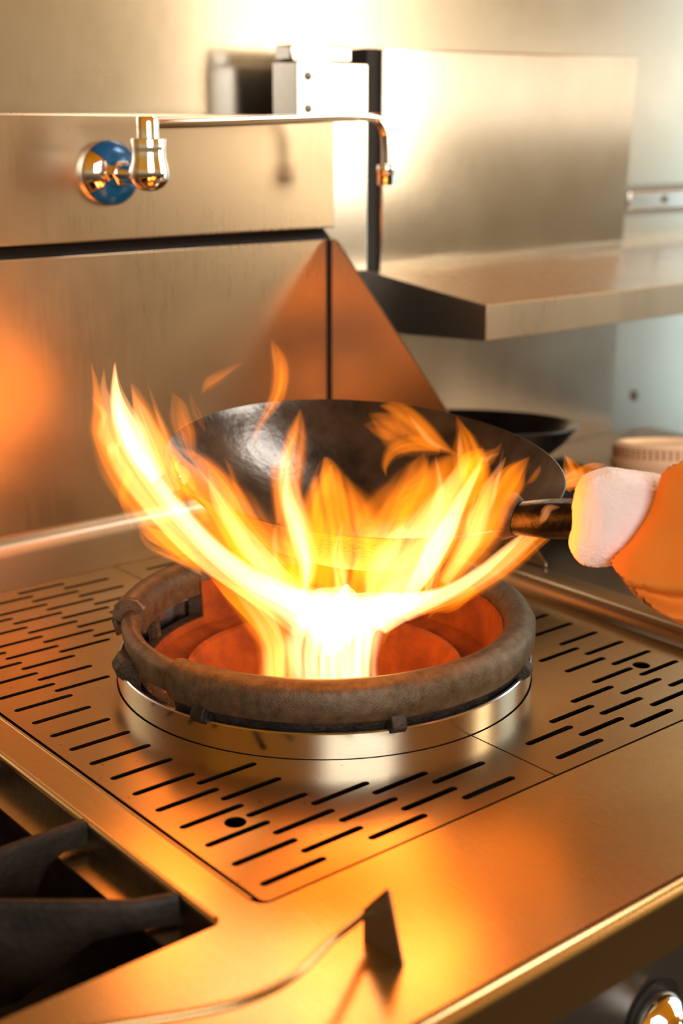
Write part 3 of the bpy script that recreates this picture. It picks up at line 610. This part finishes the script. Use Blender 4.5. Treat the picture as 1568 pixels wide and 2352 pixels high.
('Y',0.00508628,[(-0.1533, 0.0333, 0.1955, 0.0057), (-0.1509, 0.0313, 0.2037, 0.0114), (-0.1547, 0.0344, 0.2119, 0.0068), (-0.1512, 0.0315, 0.2189, 0.0007)]),
('Y',0.00526409,[(-0.1716, 0.0188, 0.2015, 0.0033), (-0.1705, 0.0179, 0.2105, 0.0066), (-0.1709, 0.0182, 0.2195, 0.0039), (-0.1695, 0.017, 0.2271, 0.0007)]),
('O',0.00879688,[(-0.1867, -0.0006, 0.2234, 0.0027), (-0.189, 0.0012, 0.2363, 0.0053), (-0.1875, -0.0, 0.2492, 0.0032), (-0.1909, 0.0028, 0.2602, 0.0007)]),
('O',0.00749485,[(-0.1662, 0.0342, 0.2116, 0.0037), (-0.1677, 0.0354, 0.2236, 0.0073), (-0.1685, 0.0361, 0.2356, 0.0044), (-0.1708, 0.0379, 0.2458, 0.0007)]),
('Y',0.00810241,[(-0.1466, -0.0076, 0.1953, 0.0051), (-0.1452, -0.0088, 0.2025, 0.0102), (-0.1499, -0.0049, 0.2096, 0.0061), (-0.1478, -0.0067, 0.2157, 0.0007)]),
('Y',0.00705152,[(-0.1758, 0.0503, 0.2143, 0.0053), (-0.1809, 0.0544, 0.23, 0.0106), (-0.1794, 0.0532, 0.2457, 0.0064), (-0.1868, 0.0593, 0.259, 0.0007)]),
('O',0.00750722,[(-0.1706, 0.0257, 0.219, 0.0047), (-0.1742, 0.0287, 0.2282, 0.0093), (-0.1749, 0.0292, 0.2374, 0.0056), (-0.1801, 0.0336, 0.2452, 0.0007)]),
('O',0.00594935,[(-0.1555, 0.0066, 0.2005, 0.0047), (-0.1554, 0.0065, 0.2105, 0.0095), (-0.1619, 0.0119, 0.2204, 0.0057), (-0.1614, 0.0114, 0.2288, 0.0007)]),
('O',0.00633674,[(-0.1522, 0.0284, 0.1905, 0.0037), (-0.1579, 0.0331, 0.2009, 0.0074), (-0.156, 0.0316, 0.2112, 0.0044), (-0.1642, 0.0383, 0.2201, 0.0007)]),
('Y',0.00559698,[(-0.1871, 0.0182, 0.2126, 0.0025), (-0.1882, 0.0191, 0.2251, 0.005), (-0.1842, 0.0158, 0.2376, 0.003), (-0.1862, 0.0174, 0.2482, 0.0007)]),
('O',0.00775536,[(-0.1372, 0.0207, 0.1893, 0.0059), (-0.1369, 0.0204, 0.1988, 0.0118), (-0.1359, 0.0196, 0.2082, 0.0071), (-0.1356, 0.0194, 0.2162, 0.0007)]),
('O',0.00750786,[(-0.1687, 0.0347, 0.2165, 0.0055), (-0.1708, 0.0365, 0.2278, 0.0109), (-0.1734, 0.0386, 0.2392, 0.0065), (-0.1764, 0.0411, 0.2488, 0.0007)]),
('Y',0.00425244,[(-0.0401, -0.2072, 0.1998, 0.0013), (-0.0368, -0.21, 0.2108, 0.0045), (-0.0335, -0.2127, 0.2217, 0.0022), (-0.029, -0.2164, 0.231, 0.0006)]),
('Y',0.00734093,[(-0.032, -0.23, 0.2025, 0.001), (-0.0305, -0.2311, 0.2178, 0.0032), (-0.0291, -0.2323, 0.2329, 0.0016), (-0.0271, -0.234, 0.2458, 0.0006)]),
('O',0.00589722,[(-0.0723, -0.2164, 0.179, 0.0023), (-0.0707, -0.2177, 0.1955, 0.0077), (-0.069, -0.2191, 0.2117, 0.0038), (-0.0668, -0.221, 0.2255, 0.0006)]),
('Y',0.00539154,[(-0.0299, -0.2257, 0.2025, 0.0014), (-0.0277, -0.2275, 0.2151, 0.0045), (-0.0255, -0.2293, 0.2275, 0.0022), (-0.0225, -0.2319, 0.2381, 0.0006)]),
('D',0.00790449,[(-0.0313, -0.2144, 0.1815, 0.0015), (-0.0279, -0.2172, 0.1994, 0.0049), (-0.0245, -0.22, 0.217, 0.0024), (-0.0199, -0.2238, 0.232, 0.0006)]),
('D',0.00513143,[(-0.0114, -0.2273, 0.1908, 0.0012), (-0.0081, -0.2301, 0.2059, 0.004), (-0.0048, -0.2328, 0.2208, 0.002), (-0.0002, -0.2366, 0.2335, 0.0006)]),
('D',0.00521066,[(-0.0738, -0.1976, 0.1888, 0.0018), (-0.0699, -0.2008, 0.2027, 0.0061), (-0.066, -0.204, 0.2164, 0.003), (-0.0609, -0.2083, 0.2281, 0.0006)]),
('Y',0.00487615,[(-0.0445, -0.2182, 0.1791, 0.0024), (-0.0433, -0.2191, 0.1917, 0.008), (-0.0422, -0.2201, 0.2043, 0.004), (-0.0405, -0.2215, 0.215, 0.0006)])]
view = Vector((0.637, 0.771, 0)).normalized()
for idx, (cls, T, pts) in enumerate(FL):
    P = catmull([Vector((p[0], p[1], p[2])) for p in pts], 10)
    W = catmull([Vector((p[3], 0, 0)) for p in pts], 10)
    n = len(P); K = 28
    bm = bmesh.new(); rows = []
    for i in range(n):
        d = (P[min(i + 1, n - 1)] - P[max(i - 1, 0)]).normalized()
        side = d.cross(view).normalized()
        th = view
        s = i / (n - 1)
        w = max(W[i].x, 0.0006) / 2
        hw = min(T, w * 0.9 + 0.0008)
        wv = noise.noise(Vector((s * 3.0, idx * 7.7, 0))) * 0.10
        c = P[i] + side * (w * wv)
        top_, bot_ = [], []
        for k in range(K + 1):
            t = -1 + 2 * k / K
            edge = 1 + 0.16 * noise.noise(Vector((s * 5.0, idx * 3.1, 4.0 * (1 if t > 0 else -1)))) * abs(t)
            st = 1 + 1.25 * noise.noise(Vector((t * 2.6 * max(1, w / 0.012), s * 1.8, idx * 11.3)))
            h_ = hw * (max(1 - t * t, 0) ** 1.7) * max(st, 0.10)
            q = c + side * (t * w * edge)
            top_.append(bm.verts.new(q - th * h_))
            bot_.append(top_[-1] if k in (0, K) else bm.verts.new(q + th * h_))
        rows.append((top_, bot_))
    for (a, b), (a2, b2) in zip(rows, rows[1:]):
        for k in range(K):
            for u, v in ((a, a2), (b, b2)):
                vs = [u[k], u[k + 1], v[k + 1], v[k]]
                bm.faces.new(vs)
    for a, b in (rows[0], rows[-1]):
        for k in range(K):
            vs = []
            for q in (a[k], a[k + 1], b[k + 1], b[k]):
                if q not in vs: vs.append(q)
            if len(vs) > 2: bm.faces.new(vs)
    part('flame_tongue', bm, FLAME[cls], fire)
def flame_light(loc, power, radius, color=(1.0, 0.23, 0.008)):
    l = bpy.data.lights.new('flame_light', 'POINT'); l.energy = power; l.color = color; l.shadow_soft_size = radius
    o = bpy.data.objects.new('flame_light', l); COL.objects.link(o); o.location = loc; adopt(o, fire)
flame_light((-0.02, -0.03, 0.055), 0.6, 0.04)
flame_light((-0.16, 0.02, 0.19), 0.7, 0.06)
flame_light((0.04, -0.17, 0.17), 0.3, 0.07)
flame_light((-0.05, -0.125, 0.16), 2.6, 0.09)
flame_light((-0.02, 0.20, 0.17), 0.35, 0.06)

# ------------------------------------------------------------------ faucet
FA = Vector((0.027, 0.388, 0.418))
fa = thing('pot_filler_faucet', 'chrome wall mounted swivel faucet with long thin spout over the range', 'faucet', tuple(FA))
bm = bmesh.new(); lathe(bm, [(0, 0), (0.0325, 0), (0.0330, 0.003), (0.0318, 0.008), (0.027, 0.014), (0.019, 0.018), (0.0, 0.019)], 64); orient(bm, frame_to(FA, (0, -1, 0)))
fl = part('flange', bm, M_CHROME, fa)
bm = bmesh.new()  # blue film covers the right part of the flange
lathe(bm, [(0.0328, 0.0055), (0.0325, 0.0088), (0.0275, 0.0150), (0.0193, 0.0190), (0.006, 0.0200)], 40, A(-142), A(135)); orient(bm, frame_to(FA, (0, -1, 0), Vector((1, 0, 0))))
part('protective_film', bm, M_BLUE, fa, 'torn blue protective film on the flange')
bm = bmesh.new(); lathe(bm, [(0, 0.015), (0.0125, 0.015), (0.0135, 0.017), (0.0135, 0.030), (0.0125, 0.032), (0, 0.032)], 6); orient(bm, frame_to(FA, (0, -1, 0)))
part('hex_nut', bm, M_CHROME, fa, smooth=False, bevel=0.001)
VX_, VY_, = 0.027, 0.307
bm = bmesh.new(); lathe(bm, [(0.0095, 0.030), (0.0095, 0.05), (0.0115, 0.06), (0.0115, 0.083)], 32); orient(bm, frame_to(FA, (0, -1, 0)))
part('neck', bm, M_CHROME, fa)
bm = bmesh.new(); lathe(bm, [(0, 0), (0.008, 0.0008), (0.0145, 0.0045), (0.0185, 0.010), (0.0198, 0.017), (0.0190, 0.024), (0.0172, 0.031), (0.0168, 0.040), (0.0178, 0.049), (0.0172, 0.0505), (0, 0.0505)], 48); orient(bm, Matrix.Translation((VX_, VY_, 0.402)))
part('valve_body', bm, M_CHROME, fa)
bm = bmesh.new(); lathe(bm, [(0, 0.05), (0.0112, 0.05), (0.0112, 0.0695), (0.0102, 0.0715), (0, 0.0715)], 40); orient(bm, Matrix.Translation((VX_, VY_, 0.402)))
part('valve_cap', bm, M_CHROME, fa)
bm = bmesh.new(); lathe(bm, [(0, 0), (0.0032, 0), (0.0032, 0.002), (0.0015, 0.0022), (0.0015, 0.0008), (0, 0.0008)], 16); orient(bm, frame_to((VX_ + 0.0030, VY_ - 0.0168, 0.4455), (0.25, -1, 0)))
part('set_screw', bm, M_CHROME, fa)
sp = catmull([(VX_ + 0.006, VY_, 0.4665), (0.10, 0.3050, 0.4680), (0.20, 0.3025, 0.4715), (0.305, 0.300, 0.4745), (0.320, 0.300, 0.4700), (0.3285, 0.300, 0.4590), (0.331, 0.300, 0.4430), (0.332, 0.300, 0.4200)], 10)
bm = bmesh.new(); tube(bm, sp, 0.0050, 20, up=Vector((0, 1, 0))); part('spout', bm, M_CHROME, fa)
bm = bmesh.new(); lathe(bm, [(0, 0), (0.0098, 0), (0.0102, 0.002), (0.0102, 0.013), (0.0108, 0.014), (0.0108, 0.020), (0.0100, 0.022), (0.005, 0.023), (0, 0.023)], 32); orient(bm, Matrix.Translation((0.332, 0.300, 0.401)))
part('aerator', bm, M_CHROME, fa)

# ------------------------------------------------------------------ post behind the splashback
po = thing('steel_post', 'bright riveted stainless post behind the end of the splashback', 'post', (0.36, 0.45, -0.9))
bm = bmesh.new(); box(bm, (0.3085, 0.431, -0.9), (0.4175, 0.480, 0.538)); part('post_body', bm, M_BRIGHT, po, bevel=0.002)
bm = bmesh.new(); box(bm, (0.305, 0.438, 0.538), (0.398, 0.470, 0.557)); part('post_cap', bm, M_BRIGHT, po, bevel=0.003)
for z in (0.5215, 0.485):
    bm = bmesh.new(); lathe(bm, [(0, 0), (0.0055, 0), (0.005, 0.0022), (0.003, 0.0036), (0, 0.004)], 20); orient(bm, frame_to((0.3245, 0.431, z), (0, -1, 0))); part('rivet', bm, M_DARKSTEEL, po)

# ------------------------------------------------------------------ neighbouring unit with sloping shelf
sh = thing('shelf_unit', 'stainless back panel with a sloping lipped shelf right of the post', 'shelf', (0.67, 0.43, -0.9))
bm = bmesh.new(); prism(bm, [(0.4400, 0.300), (0.9180, 0.300), (0.9300, 0.562), (0.4400, 0.556)], 1, 0.43, 0.455); 
part('upper_panel', bm, M_PANEL, sh, bevel=0.002)
bm = bmesh.new(); box(bm, (0.4200, 0.436, 0.0105), (0.440, 0.50, 0.556)); part('gap_shade_block', bm, M_BLACK, sh, smooth=False)  # black block put in as the shade of the gap beside the post
bm = bmesh.new(); box(bm, (0.4405, 0.432, 0.0105), (0.918, 0.45, 0.300)); part('lower_panel', bm, M_WALLB, sh, smooth=False)
x0, x1 = 0.412, 1.75
bm = bmesh.new(); prism(bm, [(0.430, 0.288), (0.215, 0.266), (0.215, 0.2675), (0.430, 0.2915)], 0, x0, x1); box(bm, (0.918, 0.43, 0.284), (1.75, 0.52, 0.2905))
part('shelf_board', bm, M_SHELF, sh, smooth=False)
bm = bmesh.new(); prism(bm, [(0.2135, 0.227), (0.2165, 0.227), (0.2165, 0.2675), (0.2135, 0.2675)], 0, x0, x1); part('shelf_lip', bm, M_WALL, sh, bevel=0.0006)
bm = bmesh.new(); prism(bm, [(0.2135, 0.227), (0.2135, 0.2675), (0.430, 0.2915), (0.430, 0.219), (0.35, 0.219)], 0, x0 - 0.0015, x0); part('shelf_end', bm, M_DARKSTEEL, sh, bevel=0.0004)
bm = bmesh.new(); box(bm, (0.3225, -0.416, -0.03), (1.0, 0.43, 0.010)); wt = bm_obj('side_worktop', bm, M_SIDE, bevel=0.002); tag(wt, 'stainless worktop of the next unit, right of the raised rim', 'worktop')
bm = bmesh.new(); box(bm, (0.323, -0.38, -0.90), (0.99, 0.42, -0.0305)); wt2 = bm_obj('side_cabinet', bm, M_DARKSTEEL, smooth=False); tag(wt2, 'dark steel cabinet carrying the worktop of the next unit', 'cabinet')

# wall rail and screws on the bluish wall
ra = thing('wall_rail', 'pale steel rail screwed to the far right wall above the shelf', 'rail', (1.5, 0.5, 0.33))
bm = bmesh.new(); box(bm, (1.02, 0.505, 0.337), (2.4, 0.520, 0.370)); part('rail_bar', bm, M_BRIGHT, ra, bevel=0.004)
bm = bmesh.new(); box(bm, (1.02, 0.512, 0.330), (2.4, 0.5199, 0.377)); part('rail_back', bm, M_DARKSTEEL, ra, smooth=False)
bm = bmesh.new(); lathe(bm, [(0, 0), (0.007, 0), (0.006, 0.003), (0, 0.004)], 20); orient(bm, frame_to((1.112, 0.505, 0.354), (0, -1, 0))); part('screw', bm, M_DARKSTEEL, ra)
bm = bmesh.new(); lathe(bm, [(0, 0), (0.009, 0), (0.008, 0.004), (0, 0.005)], 20); orient(bm, frame_to((1.085, 0.52, 0.035), (0, -1, 0))); o = bm_obj('wall_screw', bm, M_DARKSTEEL); tag(o, 'dark screw head low on the far right wall', 'screw')

# ------------------------------------------------------------------ pan, grate and bamboo steamer on the next unit
pn = thing('frying_pan', 'black pan standing behind the wok on the next unit', 'pan', (0.489, 0.300, 0.041))
PM = Matrix.Translation((0.489, 0.300, 0.107)) @ Matrix.Rotation(A(4), 4, 'Y') @ Matrix.Rotation(A(-3), 4, 'X')
bm = bmesh.new(); lathe(bm, [(0, -0.062), (0.045, -0.058), (0.080, -0.042), (0.108, -0.018), (0.122, 0.0), (0.124, 0.001), (0.1245, -0.002), (0.110, -0.021), (0.082, -0.046), (0.046, -0.062), (0, -0.066)], 80); orient(bm, PM)
part('pan_body', bm, M_PAN, pn)
bm = bmesh.new(); lathe(bm, [(0.1225, -0.001), (0.1245, 0.0015), (0.126, -0.001), (0.1245, -0.003)], 80, closed=True); orient(bm, PM); part('pan_rim', bm, M_PAN, pn)
gr = thing('trivet', 'low black cast iron trivet under and beside the far pan', 'trivet', (0.52, 0.26, 0.010))
bm = bmesh.new(); lathe(bm, [(0.150, 0.022), (0.158, 0.028), (0.150, 0.034), (0.142, 0.028)], 60, closed=True); orient(bm, Matrix.Translation((0.500, 0.270, 0.0))); part('trivet_ring', bm, M_IRON_D, gr)
for k in range(6):
    a = A(60 * k + 15); bm = bmesh.new()
    box(bm, (0.05, -0.005, 0.014), (0.185, 0.005, 0.030)); box(bm, (0.165, -0.006, 0.010), (0.170, 0.006, 0.030))
    orient(bm, Matrix.Translation((0.500, 0.270, 0)) @ Matrix.Rotation(a, 4, 'Z')); part('arm', bm, M_IRON_D, gr, bevel=0.002)
st = thing('bamboo_steamer', 'pale bamboo steamer rim seen behind the white towel', 'steamer', (0.61, 0.10, 0.010))
SR = 0.085; SCT = Vector((0.681, 0.126, 0.0))
STM = Matrix.Translation(SCT + Vector((0, 0, 0.013))) @ Matrix.Rotation(A(-9), 4, Vector((0.78, -0.62, 0)))
bm = bmesh.new(); lathe(bm, [(SR, 0.011), (SR, 0.066), (SR - 0.004, 0.070), (SR - 0.010, 0.070), (SR - 0.010, 0.011)], 90, closed=True); orient(bm, STM); part('basket_wall', bm, M_BAMBOO, st)
bm = bmesh.new(); lathe(bm, [(SR + .0025, 0.040), (SR + .003, 0.042), (SR + .003, 0.048), (SR, 0.050), (SR, 0.038)], 90, closed=True); orient(bm, STM); part('hoop', bm, M_BAMBOO, st)
bm = bmesh.new()
for k in range(64):
    a = 2 * math.pi * k / 64
    for z in (0.0535, 0.0575, 0.0615):
        m = STM @ Matrix.Rotation(a, 4, 'Z')
        vs = box(bm, (SR - 0.001, -0.0014, z - 0.0013), (SR + 0.0006, 0.0014, z + 0.0013))
        for v in vs: v.co = m @ v.co
part('stitching', bm, M_BAMBOO_D, st, 'brown cross stitches round the rim', smooth=False)
bm = bmesh.new(); lathe(bm, [(0, 0.064), (SR - 0.010, 0.064), (SR - 0.010, 0.062), (0, 0.062)], 60); orient(bm, STM); part('lid', bm, M_BAMBOO, st)

# ------------------------------------------------------------------ grate of the open burner, bottom left
g = thing('burner_grate', 'black cast iron pot grate over the open burner at the left', 'grate', (-0.5, -0.1, -0.018))
def blade(p0, p1, p2, ztop, zb0, zb1, w=0.009):
    """upright cast blade from the hub side p0 to the nose p1, nose foot p2"""
    bm = bmesh.new()
    path = [Vector(p0), Vector(p1), Vector(p2)]
    pts = []
    for k in range(13):
        t = k / 12; pts.append(path[0].lerp(path[1], t))
    for k in range(1, 5): pts.append(path[1].lerp(path[2], k / 4))
    rows = []
    n = len(pts)
    for i, p in enumerate(pts):
        d = (pts[min(i + 1, n - 1)] - pts[max(i - 1, 0)]).normalized(); s = Vector((-d.y, d.x, 0)) * w / 2
        t = min(i / 12, 1)
        zt = ztop[0] + (ztop[1] - ztop[0]) * t; zb = zb0 if t < 0.72 else zb0 + (zb1 - zb0) * min((t - 0.72) / 0.22, 1)
        rows.append([bm.verts.new((p.x + s.x * a, p.y + s.y * a, z)) for a, z in ((-0.55, zt), (0.55, zt), (1, zt - 0.004), (0.8, zb), (-0.8, zb), (-1, zt - 0.004))])
    for A_, B_ in zip(rows, rows[1:]):
        for k in range(6): bm.faces.new((A_[k], A_[(k + 1) % 6], B_[(k + 1) % 6], B_[k]))
    bm.faces.new(rows[0]); bm.faces.new(rows[-1][::-1])
    return part('arm', bm, M_GRATE, g, bevel=0.0008)
blade((-0.470, -0.112, 0), (-0.322, -0.112, 0), (-0.303, -0.113, 0), (0.004, 0.004), -0.072, -0.014)
blade((-0.560, -0.030, 0), (-0.330, -0.222, 0), (-0.304, -0.232, 0), (0.004, 0.004), -0.075, -0.016)
blade((-0.470, 0.030, 0), (-0.322, 0.050, 0), (-0.303, 0.050, 0), (0.004, 0.004), -0.072, -0.014)
blade((-0.52, -0.110, 0), (-0.52, -0.250, 0), (-0.52, -0.270, 0), (0.004, 0.004), -0.072, -0.014)
bm = bmesh.new(); lathe(bm, [(0, -0.10), (0.045, -0.10), (0.05, -0.06), (0.035, -0.052), (0, -0.05)], 40); orient(bm, Matrix.Translation((-0.52, -0.06, 0)))
bh = bm_obj('gas_burner', bm, M_IRON_D); tag(bh, 'round black gas burner head deep in the left pit', 'burner')

# ------------------------------------------------------------------ bent steel guard strip in the foreground
gs = thing('spoon_rest', 'curved stainless rest with an upright end fin on the front worktop', 'spoon rest', (-0.30, -0.34, 0.0))
cv = catmull([(-0.242, -0.338, 0), (-0.270, -0.352, 0), (-0.298, -0.3645, 0), (-0.323, -0.3725, 0), (-0.347, -0.373, 0), (-0.372, -0.3665, 0), (-0.404, -0.352, 0), (-0.436, -0.337, 0)], 8)
bm = bmesh.new()
tube(bm, [(p.x, p.y, 0.0165 + 0.011 * min(i / 12, 1)) for i, p in enumerate(cv)], 0.0026, 14)
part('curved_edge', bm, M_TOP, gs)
bm = bmesh.new(); prism(bm, [(-0.338, 0.0002), (-0.338, 0.0200), (-0.358, 0.0430), (-0.3600, 0.0425), (-0.373, 0.0002)], 0, -0.2432, -0.2418); part('end_fin', bm, M_DARKSTEEL, gs, bevel=0.0003)
bm = bmesh.new(); prism(bm, [(-0.334, 0.0002), (-0.334, 0.0300), (-0.342, 0.0300), (-0.352, 0.0002)], 0, -0.4375, -0.4360); part('end_fin', bm, M_DARKSTEEL, gs, bevel=0.0003)
